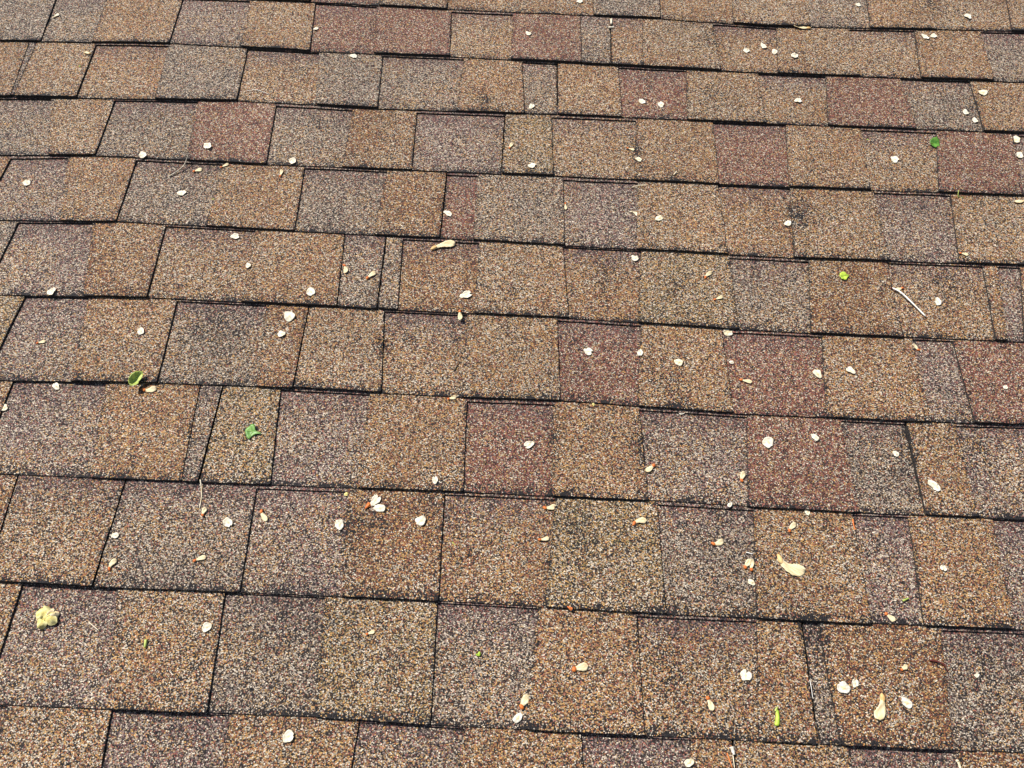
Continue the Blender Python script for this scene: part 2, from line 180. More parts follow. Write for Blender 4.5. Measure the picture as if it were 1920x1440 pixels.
def granule_material(kind):
    s = NT('granules_' + kind)
    uv = s.n('ShaderNodeUVMap', uv_map='roof_uv').outputs[0]
    # slight warp so the grain does not line up
    vor = s.n('ShaderNodeTexVoronoi', voronoi_dimensions='2D', feature='F1')
    vor.inputs['Scale'].default_value = 690.0
    s.l(uv, vor.inputs['Vector'])
    sep = s.n('ShaderNodeSeparateColor'); s.l(vor.outputs['Color'], sep.inputs[0])
    r1, r2, r3 = sep.outputs
    wnz = s.n('ShaderNodeTexWhiteNoise', noise_dimensions='3D'); s.l(vor.outputs['Color'], wnz.inputs['Vector'])
    wsep = s.n('ShaderNodeSeparateColor'); s.l(wnz.outputs['Color'], wsep.inputs[0])
    r4, r5, r6 = wsep.outputs
    def nz(scale, detail=3.0, off=(0, 0, 0)):
        mp = s.n('ShaderNodeMapping'); mp.inputs['Location'].default_value = off; s.l(uv, mp.inputs['Vector'])
        t = s.n('ShaderNodeTexNoise', noise_dimensions='2D'); t.inputs['Scale'].default_value = scale
        t.inputs['Detail'].default_value = detail; t.inputs['Roughness'].default_value = 0.6
        s.l(mp.outputs[0], t.inputs['Vector']); return t.outputs[0]
    base = s.ramp(r1, stops(MIX[kind])); alt = s.ramp(r1, stops(MIX[ALT[kind]])); band = s.ramp(r1, stops(BAND))
    # patches where another blend mixes in, granule by granule
    big = s.math('MULTIPLY_ADD', nz(11.0), 2.5, -0.95, clamp=True)
    c = s.mix(s.math('LESS_THAN', r2, big), base, alt)
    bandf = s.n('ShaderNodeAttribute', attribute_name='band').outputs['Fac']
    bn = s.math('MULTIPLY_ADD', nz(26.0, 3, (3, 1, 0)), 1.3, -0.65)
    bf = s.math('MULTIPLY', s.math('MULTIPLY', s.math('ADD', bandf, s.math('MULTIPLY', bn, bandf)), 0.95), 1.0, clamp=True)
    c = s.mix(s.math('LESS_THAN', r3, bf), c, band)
    # wear: asphalt shows where granules are gone
    wear = s.n('ShaderNodeAttribute', attribute_name='wear').outputs['Fac']
    wn1 = s.math('MULTIPLY_ADD', nz(60.0, 5, (7, 2, 0)), 2.6, -0.5)
    patch = s.math('MULTIPLY', s.math('MULTIPLY_ADD', nz(28.0, 6, (1, 9, 0)), 5.0, -3.0, clamp=True), 0.4)
    wf = s.math('ADD', s.math('MULTIPLY', wear, wn1), patch, clamp=True)
    c = s.mix(s.math('LESS_THAN', r4, wf), c, COAL)
    # each granule its own lightness, clumps a little lighter and darker
    lum = s.math('MULTIPLY_ADD', r5, 0.46, 0.40)
    lum = s.math('MULTIPLY', lum, s.math('MULTIPLY_ADD', nz(190.0, 2, (2, 2, 0)), 1.1, 0.45))
    lum = s.math('MULTIPLY', lum, s.math('MULTIPLY_ADD', nz(5.0, 4, (5, 5, 0)), 0.5, 0.74))
    hsv = s.n('ShaderNodeHueSaturation'); hsv.inputs['Saturation'].default_value = 0.98; s.l(lum, hsv.inputs['Value']); s.l(c, hsv.inputs['Color'])
    # asphalt in the joints between granules
    dist = vor.outputs['Distance']
    gap = s.math('MULTIPLY_ADD', dist, 4.2, -2.2, clamp=True)
    col = s.mix(gap, hsv.outputs[0], COAL)
    # relief: domes of uneven height
    hgt = s.math('MULTIPLY', s.math('SUBTRACT', 1.0, s.math('POWER', dist, 1.6)), s.math('MULTIPLY_ADD', r6, 0.9, 0.45))
    hgt = s.math('ADD', hgt, s.math('MULTIPLY', nz(160.0, 2, (4, 4, 0)), 1.2))
    bump = s.n('ShaderNodeBump'); bump.inputs['Strength'].default_value = 1.0
    bump.inputs['Distance'].default_value = 0.0010
    s.l(hgt, bump.inputs['Height'])
    b = s.n('ShaderNodeBsdfPrincipled')
    b.inputs['Roughness'].default_value = 0.75
    b.inputs['Specular IOR Level'].default_value = 0.35
    s.l(col, b.inputs['Base Color']); s.l(bump.outputs[0], b.inputs['Normal'])
    s.l(b.outputs[0], s.out.inputs[0])
    return s.m

def simple(name, c1, c2, scale, rough=0.8, bumpd=0.0004, spec=0.3, trans=0.0, stretch=None, coords='Object'):
    s = NT(name)
    tc = s.n('ShaderNodeTexCoord').outputs[coords]
    if stretch:
        mp = s.n('ShaderNodeMapping'); mp.inputs['Scale'].default_value = stretch; s.l(tc, mp.inputs['Vector']); tc = mp.outputs[0]
    t = s.n('ShaderNodeTexNoise'); t.inputs['Scale'].default_value = scale; t.inputs['Detail'].default_value = 4
    s.l(tc, t.inputs['Vector'])
    c = s.ramp(t.outputs[0], [(0.36, c1), (0.66, c2)], 'LINEAR')
    b = s.n('ShaderNodeBsdfPrincipled'); b.inputs['Roughness'].default_value = rough
    b.inputs['Specular IOR Level'].default_value = spec
    s.l(c, b.inputs['Base Color'])
    bp = s.n('ShaderNodeBump'); bp.inputs['Distance'].default_value = bumpd; bp.inputs['Strength'].default_value = 0.8
    s.l(t.outputs[0], bp.inputs['Height']); s.l(bp.outputs[0], b.inputs['Normal'])
    if trans:
        tr = s.n('ShaderNodeBsdfTranslucent'); s.l(c, tr.inputs['Color'])
        mx = s.n('ShaderNodeMixShader'); mx.inputs[0].default_value = trans
        s.l(b.outputs[0], mx.inputs[1]); s.l(tr.outputs[0], mx.inputs[2]); s.l(mx.outputs[0], s.out.inputs[0])
    else:
        s.l(b.outputs[0], s.out.inputs[0])
    return s.m

GRAN = {k: granule_material(k) for k in MIX}
M_EDGE = simple('asphalt_edge', lin((22, 21, 21)), lin((70, 64, 60)), 420, 0.9, 0.0006)
M_DECK = simple('roof_felt', lin((16, 16, 17)), lin((34, 33, 33)), 300, 0.95)
M_PAPER = simple('seed_paper', lin((208, 196, 170)), lin((244, 236, 216)), 260, 0.7, 0.0005, 0.3, 0.12)
M_PAPERY = simple('seed_paper_cream', lin((214, 200, 164)), lin((242, 232, 204)), 260, 0.7, 0.0005, 0.3, 0.12)
M_PAPERG = simple('seed_paper_grey', lin((190, 182, 164)), lin((240, 234, 220)), 320, 0.7, 0.0005, 0.3, 0.12)
M_KERNEL = simple('seed_kernel', lin((196, 172, 128)), lin((232, 216, 182)), 300, 0.6)
M_WING = simple('samara_wing', lin((206, 184, 138)), lin((244, 230, 192)), 150, 0.6, 0.0005, 0.35, 0.15, (1, 6, 1))
M_WINGBIG = simple('samara_wing_large', lin((214, 190, 142)), lin((244, 228, 188)), 90, 0.6, 0.0007, 0.35, 0.12, (1, 7, 1))
M_NUT = simple('samara_nutlet', lin((176, 84, 36)), lin((222, 130, 62)), 200, 0.5)
M_NUTBIG = simple('samara_nutlet_large', lin((196, 156, 96)), lin((228, 194, 136)), 120, 0.5)
M_TWIG = simple('twig_bark', lin((150, 138, 120)), lin((214, 204, 184)), 160, 0.8)
M_TWIGDARK = simple('twig_bark_dark', lin((74, 62, 52)), lin((128, 112, 92)), 160, 0.8)
M_STRAW = simple('straw', lin((206, 188, 150)), lin((238, 226, 200)), 120, 0.7)
M_WHITE = simple('bleached_stem', lin((222, 216, 204)), lin((246, 243, 236)), 120, 0.7)
M_REDSTEM = simple('red_stem', lin((66, 24, 22)), lin((104, 44, 36)), 120, 0.6)
M_ORANGE = simple('orange_scale', lin((190, 96, 44)), lin((216, 134, 70)), 150, 0.6)
M_LEAF = simple('leaf_green', lin((84, 134, 52)), lin((128, 176, 84)), 130, 0.45, 0.0004, 0.5, 0.18)
M_LEAFDK = simple('leaf_green_dark', lin((66, 120, 40)), lin((112, 164, 66)), 130, 0.4, 0.0004, 0.5, 0.18)
M_LEAFYL = simple('leaf_yellow_green', lin((160, 178, 78)), lin((206, 216, 122)), 110, 0.5, 0.0006, 0.4, 0.18)
M_LIME = simple('bud_lime', lin((150, 182, 46)), lin((196, 216, 84)), 180, 0.5, 0.0006, 0.4, 0.15)
M_CLUMP = simple('flower_yellow', lin((206, 190, 108)), lin((240, 230, 168)), 170, 0.7, 0.001, 0.3, 0.15)
M_VEIN = simple('leaf_vein', lin((150, 180, 96)), lin((176, 200, 120)), 120, 0.6)

# ------------------------------------------------------------------ helpers
COL = sc.collection
def link_mesh(name, verts, faces, mats, idx=None, parent=None, loc=None, smooth=False, attrs=None, uv=None):
    me = bpy.data.meshes.new(name)
    me.from_pydata(verts, [], faces)
    for m in mats: me.materials.append(m)
    if idx: me.polygons.foreach_set('material_index', idx)
    if smooth: me.polygons.foreach_set('use_smooth', [True] * len(faces))
    if attrs:
        for k, v in attrs.items():
            a = me.attributes.new(k, 'FLOAT', 'POINT'); a.data.foreach_set('value', v)
    if uv:
        ul = me.uv_layers.new(name='roof_uv'); vi = [0] * len(me.loops)
        me.loops.foreach_get('vertex_index', vi)
        flat = []
        for i in vi: flat += uv[i]
        ul.data.foreach_set('uv', flat)
    me.update()
    o = bpy.data.objects.new(name, me); COL.objects.link(o)
    if parent: o.parent = parent
    if loc: o.location = loc
    return o

def tag(o, label, cat, group=None):
    o['label'] = label; o['category'] = cat
    if group: o['group'] = group
    return o

# ------------------------------------------------------------------ roof
E = 0.143
deck_v, deck_f = [], []
X0, X1, Y0, Y1 = -2.3, 2.3, -1.0, 3.1
for (z) in (-0.016, -0.036):
    for (x, y) in ((X0, Y0), (X1, Y0), (X1, Y1), (X0, Y1)): deck_v.append((x, y, z))
deck_f = [(0, 1, 2, 3), (7, 6, 5, 4), (0, 4, 5, 1), (1, 5, 6, 2), (2, 6, 7, 3), (3, 7, 4, 0)]
roof = link_mesh('roof', deck_v, deck_f, [M_DECK])
roof.matrix_world = ROOF
roof['kind'] = 'structure'
roof['label'] = 'sloping roof laid with brown, grey and reddish asphalt shingles'

def nz(x, y, k=0.0): return noise.noise(Vector((x, y, k)))

def butt_y(line, x):
    """height up the slope (m) of the butt line under which course 10-line begins"""
    P = BUTT.get(line)
    ideal = (9 - line) * E
    if not P: y = ideal
    else:
        xm = x * 1000
        if xm <= P[0][0]: y = P[0][1] / 1000
        elif xm >= P[-1][0]: y = P[-1][1] / 1000
        else:
            for a, b in zip(P, P[1:]):
                if a[0] <= xm <= b[0]:
                    y = (a[1] + (b[1] - a[1]) * (xm - a[0]) / (b[0] - a[0])) / 1000; break
        d = max(0, -0.1 + max(P[0][0] / 1000 - x, x - P[-1][0] / 1000))
        y = y + (ideal - y) * min(1, d * 3)
    return y

def wear_at(x, y):
    w = 0.0
    for (wx, wy, r, s) in WEAR:
        d2 = ((x * 1000 - wx) ** 2 * 0.7 + ((y * 1000 - wy) * 0.6) ** 2) / (r * r)
        if d2 < 6: w += 0.6 * s * math.exp(-d2)
    return w

class Piece:
    """one shingle tab: left and right joints as (bottom, top) points"""
    def __init__(s, n, kind, L, R, gl, gr, fine=True):
        s.n, s.kind, s.raised, s.fine = n, kind[0], kind[1] == '+', fine
        s.banded = kind[-1] == 'b'
        s.L, s.R, s.gl, s.gr = L, R, gl, gr
        rnd = random.Random(hash((n, round(L[0][0] * 1000))) & 0xffff)
        s.lift = rnd.choice((0, 0, 0.0004, 0.0008, 0.0013)) if s.raised else rnd.uniform(0, 0.0008)
        s.notch = rnd.choice((0.0012, 0.002, 0.003, 0.0042, 0.0052))
        s.step = rnd.uniform(-0.0016, 0.0016)
        s.bandk = rnd.uniform(0.6, 0.95)
        s.shift = rnd.uniform(-0.0008, 0.0008)
    def edge(s, P, y):
        (xb, yb), (xt, yt) = P
        return xb + (xt - xb) * (y - yb) / (yt - yb)
    def z(s, w, rec):
        zz = 0.0024 - 0.0048 * w + s.lift * max(0, 1 - w * 2.2)
        return zz - (0.0029 if rec else 0.0)
    def build(s):
        lb = 10 - s.n + 1; lt = 10 - s.n           # butt lines below and above this course
        V, F, I, band, wear, uv = [], [], [], [], [], []
        xl0 = s.edge(s.L, butt_y(lb, s.L[0][0])); xr0 = s.edge(s.R, butt_y(lb, s.R[0][0]))
        wid = xr0 - xl0
        nx = max(3, int(wid / (0.0055 if s.fine else 0.03)))
        us = [i / nx for i in range(nx + 1)]
        e = min(0.2, 0.003 / max(wid, 1e-4))
        if s.fine: us = sorted(set([0, e] + us[1:-1] + [1 - e, 1]))
        if s.raised: ws = [0, .02, .05, .1, .2, .32, .45, .58, .7, .8, .9, 1.0, 1.17]
        else:
            wn_ = 1 - s.notch / E
            ws = [0, .02, .05, .1, .2, .32, .45, .58, .7, .8, .9, wn_]
        if not s.fine: ws = [0, .3, .7, 1.0, 1.17] if s.raised else [0, .3, .7, 0.98]
        gl, gr = s.gl * 0.0005, s.gr * 0.0005
        nu = len(us)
        def pt(u, w, jit=True):
            xa = xl0 + (xr0 - xl0) * u
            yb = butt_y(lb, xa) + s.shift
            if jit and w < 0.01 and s.fine:
                yb += 0.0005 * nz(xa * 260, s.n * 3.1) + 0.0006 * nz(xa * 60, s.n * 7.7)
                c = min(u, 1 - u) * wid
                if s.raised and c < 0.002: yb += 0.0009
            yt = butt_y(lt, xa)
            y = yb + (yt - yb) * w
            xl = s.edge(s.L, y) + gl; xr = s.edge(s.R, y) - gr
            if s.fine:
                xl += 0.0006 * nz(y * 160, s.n * 5 + s.L[0][0] * 9); xr += 0.0006 * nz(y * 160, s.n * 5 + s.R[0][0] * 9)
            if not s.raised:        # runs under the neighbouring tabs
                xl -= 0.003 if s.gl < 1.45 else 0; xr += 0.003 if s.gr < 1.45 else 0
            return xl + (xr - xl) * u, y
        def add(x, y, z, w, u=None):
            V.append((x, y, z)); uv.append((x, y))
            b = 0.0
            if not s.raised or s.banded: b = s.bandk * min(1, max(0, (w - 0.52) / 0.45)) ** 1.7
            band.append(b)
            k = 0.0
            if u is not None:
                if w < .2: k += max(0, (1 - w / 0.075)) * 0.85 * (0.7 + 0.9 * nz(x * 22, s.n * 2.3)) + max(0, 1 - w / .13) * .15
                dl = min(u, 1 - u) * wid
                k += max(0, 1 - dl / 0.0042) * 0.6 * (0.75 + nz(y * 40, x * 3))
                k += wear_at(x, y) if s.fine else 0
                if w > .97: k += .1
            wear.append(max(0, min(1, k)))
            return len(V) - 1
        def und(x, y): return 0.0006 * nz(x * 14, y * 14, 3) + 0.0005 * nz(x * 45, y * 45, 9)
        def sheet(ws, rec, mat=0):
            g = []
            for w in ws:
                row = []
                for u in us:
                    x, y = pt(u, w)
                    row.append(add(x, y, s.z(w, rec) + und(x, y), w, u))
                g.append(row)
            for a, b in zip(g, g[1:]):
                for i in range(nu - 1):
                    F.append((a[i], a[i + 1], b[i + 1], b[i])); I.append(mat)
            return g
        def wall(edge, dz=None, zabs=None, dy=0.0):
            low = []
            for i in edge:
                x, y, z = V[i]
                low.append(add(x, y + dy, zabs if zabs is not None else z + dz, 0))
            for i in range(len(edge) - 1):
                F.append((edge[i], low[i], low[i + 1], edge[i + 1])); I.append(1)
            return low
        g = sheet(ws, not s.raised)
        if s.raised:
            low = wall(g[0], dz=-0.0031)
            led = wall(low, dz=0.0, dy=-s.step if s.step > 0 else 0.0009)
            wall(led, zabs=-0.0165)
        else:
            wall(g[0], zabs=-0.0165)
            # the overlay's uncut strip above the notch
            h = sheet([ws[-1], 1.0, 1.17], False)
            for i in range(nu - 1):
                F.append((g[-1][i], g[-1][i + 1], h[0][i + 1], h[0][i])); I.append(1)
            wall([r[0] for r in h][::-1], zabs=-0.0165); wall([r[-1] for r in h], zabs=-0.0165)
        wall([r[0] for r in g][::-1], zabs=-0.0165); wall([r[-1] for r in g], zabs=-0.0165)
        # strip above a notch belongs to the overlay blend
        return V, F, I, band, wear, uv
    def make(s):
        V, F, I, band, wear, uv = s.build()
        cx = (s.L[0][0] + s.R[0][0]) / 2; cy = s.L[0][1]
        V = [(x - cx, y - cy, z) for x, y, z in V]
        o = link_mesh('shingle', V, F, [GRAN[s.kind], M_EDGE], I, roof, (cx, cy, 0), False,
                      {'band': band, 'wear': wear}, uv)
        return o

rng = random.Random(11)
PIECES = {}
XL, XR = -2.2, 2.2
for n in range(-5, 20):
    data = COURSE.get(n)
    yb = (n - 2) * E + 0.0; yt = yb + E
    joints, kinds = [], []
    if data:
        kinds = [d for d in data if isinstance(d, str)]
        joints = [(((d[2] / 1000, d[3] / 1000), (d[0] / 1000, d[1] / 1000)), d[4]) for d in data if not isinstance(d, str)]
    else:
        kinds = [rng.choice('OTBPG') + rng.choice('+-')]
        x = rng.uniform(-.08, .08)
        joints = [(((x, yb), (x + rng.uniform(-.006, .006), yt)), 1.0)]
        kinds.append(rng.choice('OTBPG') + ('-' if kinds[0][1] == '+' else '+'))
    def nxt(k): return rng.choice('OOTBLRG' if k[1] == '-' else 'PPGTRO') + ('+' if k[1] == '-' else '-')
    while joints[0][0][0][0] > XL:
        x = joints[0][0][0][0] - rng.uniform(.11, .17); t = rng.uniform(-.006, .006)
        joints.insert(0, (((x, yb), (x + t, yt)), rng.choice((.5, 1.0)))); kinds.insert(0, nxt(kinds[0]))
    while joints[-1][0][0][0] < XR:
        x = joints[-1][0][0][0] + rng.uniform(.11, .17); t = rng.uniform(-.006, .006)
        joints.append((((x, yb), (x + t, yt)), rng.choice((.5, 1.0)))); kinds.append(nxt(kinds[-1]))
    kinds = kinds[1:-1]
    row = []
    for i, k in enumerate(kinds):
        (L, gl), (R, gr) = joints[i], joints[i + 1]
        row.append(Piece(n, k, L, R, gl, gr))
    PIECES[n] = row

def in_view(p):
    y = (p.n - 1.5) * E
    lo = -561 - (1038 - 561) * (y * 1000 + 64) / 1317; hi = 600 + 383 * (y * 1000 + 14) / 1400
    return 1 <= p.n <= 11 and p.R[0][0] * 1000 > lo - 45 and p.L[0][0] * 1000 < hi + 45

KEYS = list(MIX)
FV, FF, FI, FB, FW, FU = [], [], [], [], [], []
n_obj = 0
for n, row in PIECES.items():
    for p in row:
        if in_view(p):
            p.make(); n_obj += 1
        else:
            p.fine = False
            V, F, I, band, wear, uv = p.build()
            off = len(FV); FV += V; FB += band; FW += wear; FU += uv
            FF += [tuple(i + off for i in f) for f in F]
            ki = KEYS.index(p.kind); FI += [ki if i == 0 else len(KEYS) for i in I]
field = link_mesh('shingle_field', FV, FF, [GRAN[k] for k in KEYS] + [M_EDGE], FI, roof, None, False, {'band': FB, 'wear': FW}, FU)
field['kind'] = 'stuff'
print('shingles', n_obj)

def find(x, y):
    for n in range(1, 13):
        if butt_y(11 - n, x) <= y < butt_y(10 - n, x): break
    for p in PIECES[n]:
        if p.edge(p.L, y) <= x < p.edge(p.R, y): return n, p
    return n, None
def surf(x, y):
    n, p = find(x, y)
    if not p: return 0.003
    a = butt_y(11 - n, x); b = butt_y(10 - n, x)
    return p.z((y - a) / (b - a), not p.raised) + 0.0004
def place(o, x, y, z=None, rot=0.0, tilt=(0, 0)):
    """stand a loose thing on the shingles: x, y in metres on the roof plane"""
    if z is None: z = surf(x, y)
    o.matrix_world = ROOF @ Matrix.Translation((x, y, z)) @ Matrix.Rotation(rot, 4, 'Z') @ Matrix.Rotation(tilt[0], 4, 'X') @ Matrix.Rotation(tilt[1], 4, 'Y')

COLW = {'O': 'orange-brown', 'B': 'brown', 'T': 'tan', 'L': 'olive-tan', 'G': 'grey', 'P': 'purplish', 'R': 'reddish'}
ORD = ['', 'first', 'second', 'third', 'fourth', 'fifth', 'sixth', 'seventh', 'eighth', 'ninth', 'tenth', 'eleventh', 'twelfth', 'thirteenth']
def course_word(n):
    return 'bottom course' if n == 1 else ('top course' if n == 11 else ORD[n] + ' course from bottom')
def ordinals(items, xy):
    """for each item: (course, how manieth from the left, count in that course)"""
    cs = [find(*xy(i))[0] for i in items]
    out = []
    for i, c in enumerate(cs):
        same = sorted((j for j in range(len(items)) if cs[j] == c), key=lambda j: xy(items[j])[0])
        out.append((c, same.index(i) + 1, len(same)))
    return out
def where(noun, info):
    c, k, m = info
    if m == 1: return 'only %s in the %s' % (noun, course_word(c))
    if k == m: return 'rightmost %s in the %s' % (noun, course_word(c))
    if k == 1: return 'leftmost %s in the %s' % (noun, course_word(c))
    return '%s %s from left, %s' % (ORD[k], noun, course_word(c))

# ------------------------------------------------------------------ round papery elm seeds
def disc_mesh(D, kind, seed):
    r = random.Random(seed)
    V, F, I = [], [], []
    nr, na = 5, 26
    R = D / 2
    ax = r.uniform(0.68, 1.0); cup = r.uniform(-0.0, 0.28); a0 = r.uniform(0, 6.28)
    tear = kind == 'n'
    def rad(a):
        v = 1 + 0.09 * math.sin(2 * a + 1.7 * a0) + 0.07 * math.sin(3 * a + a0) + 0.05 * math.sin(5 * a + 2 * a0) + 0.03 * math.sin(11 * a + a0)
        d = abs((a + math.pi) % (2 * math.pi) - math.pi)
        v -= (0.45 if tear else 0.22) * math.exp(-(d / 0.17) ** 2)     # the notch at the tip
        if tear:
            d2 = abs((a - 2.2 + math.pi) % (2 * math.pi) - math.pi); v -= 0.22 * math.exp(-(d2 / 0.3) ** 2)
        return v
    V.append((0, 0, 0.0011))
    for k in range(1, nr + 1):
        t = k / nr
        for j in range(na):
            a = 2 * math.pi * j / na
            rr = R * t * (1 + (rad(a) - 1) * t)
            z = 0.0011 * math.exp(-(t / 0.3) ** 2) + cup * R * t * t + 0.10 * R * t * t * math.sin(2 * a + a0) + 0.05 * R * t * math.sin(5 * a) * (0.3 + t)
            V.append((rr * math.cos(a), rr * math.sin(a) * ax, z))
    for j in range(na):
        F.append((0, 1 + j, 1 + (j + 1) % na)); I.append(1)
    for k in range(nr - 1):
        for j in range(na):
            a, b = 1 + k * na + j, 1 + k * na + (j + 1) % na
            F.append((a, a + na, b + na, b)); I.append(1 if (k == 0 and kind in 'yg') else 0)
    off = len(V)                                                   # underside, so it has a thickness
    V += [(x * 0.985, y * 0.985, z - 0.00025) for x, y, z in V]
    F += [tuple(i + off for i in f[::-1]) for f in F]; I += I[:]
    st = 1 + (nr - 1) * na
    for j in range(na):
        a, b = st + j, st + (j + 1) % na
        F.append((a, b, b + off, a + off)[::-1]); I.append(0)
    zmin = min(v[2] for v in V)
    V = [(x, y, z - zmin) for x, y, z in V]
    return V, F, I
info = ordinals(DISCS, lambda d: (d[0] / 1000, d[1] / 1000))
rr = random.Random(5)
for i, (x, y, D, k) in enumerate(DISCS):
    x /= 1000; y /= 1000
    V, F, I = disc_mesh(D * 1.12 / 1000, k, i * 7 + 3)
    o = link_mesh('elm_seed', V, F, [{'w': M_PAPER, 'n': M_PAPER, 'y': M_PAPERY, 'g': M_PAPERG}[k], M_KERNEL], I, None, None, True)
    place(o, x, y, surf(x, y) + 0.0006, rr.uniform(0, 6.28), (rr.uniform(-.1, .1), rr.uniform(-.1, .1)))
    n, p = find(x, y)
    size = 'tiny' if D < 9.5 else ('large' if D > 14.5 else 'small')
    adj = {'w': 'white', 'n': 'torn white', 'y': 'cream', 'g': 'greyish'}[k]
    tag(o, '%s %s seed disc, %s' % (size, adj, where('disc', info[i])), 'seed', 'pale round elm seeds')

# ------------------------------------------------------------------ winged seeds
def samara_parts(L, W, curve, nut=0.27, big=False):
    """along +x from nutlet (0) to wing tip (L)"""
    V, F = [], []
    n, m = (18, 6) if big else (12, 4)
    def c(t): return (L * t, curve * L * (4 * t * (1 - t)) * 0.5)
    def hw(t):
        base = 0.42 + 0.58 * min(1, max(0, (t - 0.15) / 0.5)) ** 1.2
        end = math.sqrt(max(0.0, 1 - max(0, (t - 0.78) / 0.22) ** 2)) if t > 0.78 else 1
        return W * 0.5 * base * max(end, 0.05) * min(1, 0.35 + t * 6)
    for i in range(n + 1):
        t = nut * 0.35 + (1 - nut * 0.35) * i / n
        cx, cy = c(t); tx, ty = c(min(1, t + .02)); px, py = c(max(0, t - .02))
        d = Vector((tx - px, ty - py, 0)).normalized(); nn = Vector((-d.y, d.x, 0))
        for j in range(m + 1):
            s_ = 2 * j / m - 1
            ruf = 1 + (0.06 * math.sin(i * 1.9 + j) if j in (0, m) else 0)
            p = Vector((cx, cy, 0)) + nn * hw(t) * s_ * ruf
            z = 0.10 * W * math.sin(t * 7 + s_ * 2) + 0.05 * W * (1 if s_ > 0 else -1) * abs(s_) + (0.03 * W if (i + j) % 2 else 0)
            V.append((p.x, p.y, z + 0.12 * W))
    w = m + 1
    for i in range(n):
        for j in range(m):
            a = i * w + j
            F.append((a, a + w, a + w + 1, a + 1))
    off = len(V)
    V += [(x, y, z - 0.0003) for x, y, z in V]
    F += [tuple(q + off for q in f[::-1]) for f in F]
    rim = [j for j in range(w)] + [i * w + m for i in range(1, n + 1)] + [n * w + j for j in range(m - 1, -1, -1)] + [i * w for i in range(n - 1, 0, -1)]
    for a, b in zip(rim, rim[1:] + rim[:1]): F.append((a, b, b + off, a + off))
    # nutlet: a plump pointed ellipsoid along the stalk end
    NV, NF = [], []
    a_, b_ = 7, 8
    NL = L * nut
    for i in range(a_ + 1):
        t = i / a_
        r_ = max(0.02, math.sin(math.pi * min(1, t * 0.92 + 0.04)) ** 0.8) * W * (0.30 if big else 0.36)
        cx, cy = c(t * nut)
        for j in range(b_):
            an = 2 * math.pi * j / b_
            NV.append((cx, cy + r_ * math.cos(an), 0.12 * W + r_ * 0.7 * math.sin(an) + 0.0002))
    for i in range(a_):
        for j in range(b_):
            p_, q_ = i * b_ + j, i * b_ + (j + 1) % b_
            NF.append((p_, q_, q_ + b_, p_ + b_))
    NF.append(tuple(range(b_))[::-1]); NF.append(tuple(a_ * b_ + j for j in range(b_)))
    return V, F, NV, NF
small = [s_ for s_ in SAMARAS if s_[6] in 's']
infoS = {id(s_): v for s_, v in zip(small, ordinals(small, lambda d: (d[0] / 1000, d[1] / 1000)))}
SPECIAL = {   # the larger and odd ones, by their order in the table
 0: 'long pale winged seed with brown tip just under the topmost butt line at right',
 1: 'thin pale seed sliver lying on the joint in the top left corner',
 2: 'tiny cream wing beside the joint near the upper left corner',
 9: 'small curved cream husk just left of the cream seed disc, seventh course from bottom',
 10: 'cream wing fragment at the right edge of the photo under a butt line',
 11: 'large winged seed with ivory wing and folded tan end under a butt line',
 37: 'largest tan winged seed with curled ruffled wing on orange-brown shingle at lower right',
 43: 'large curved ivory winged seed standing near upright between pale discs at lower right',
 35: 'left half of the tan forked pair of seeds beside a joint',
 36: 'right half of the forked pair of seeds, with the redder tip',
 45: 'pale narrow seed cut by the bottom edge of the photo at right',
 46: 'bare orange-brown seed touching the double white disc, third course from bottom',
 47: 'tiny bare orange seed just under the butt line in second course from bottom',
}
def add_samara(i, s_):
    x, y, x2, y2, W, cv, kind = s_
    x, y, x2, y2, W = x / 1000, y / 1000, x2 / 1000, y2 / 1000, W / 1000
    L = math.hypot(x2 - x, y2 - y) * 1.06; rot = math.atan2(y2 - y, x2 - x)
    big = kind == 'b'; W *= 1.2 if not big else 1.05
    wing = {'s': M_WING, 'b': M_WINGBIG, 'p': M_STRAW, 'o': M_ORANGE}[kind]
    nutm = {'s': M_NUT, 'b': M_NUTBIG, 'p': M_STRAW, 'o': M_NUT}[kind]
    V, F, NV, NF = samara_parts(L, W, cv, 0.3 if kind != 'o' else 0.9, big)
    root = bpy.data.objects.new('winged_seed', None); COL.objects.link(root)
    root.empty_display_size = 0.01
    h = max(surf(x, y), surf((x + x2) / 2, (y + y2) / 2))
    place(root, x, y, h + 0.0006, rot, (random.Random(i).uniform(-.12, .12), -0.03))
    link_mesh('wing', V, F, [wing], None, root, None, not big or True)
    link_mesh('nutlet', NV, NF, [nutm], None, root, None, True)
    if i in SPECIAL: lab = SPECIAL[i]
    else:
        ang = math.degrees(rot) % 180
        pose = 'lying flat across' if ang < 22 or ang > 158 else ('pointing upslope' if 68 < ang < 112 else 'slanting')
        lab = 'orange-tipped winged seed %s, %s' % (pose, where('one', infoS[id(s_)]))
    tag(root, lab, 'winged seed', 'small orange-tipped winged seeds' if kind == 's' else None)
for i, s_ in enumerate(SAMARAS): add_samara(i, s_)

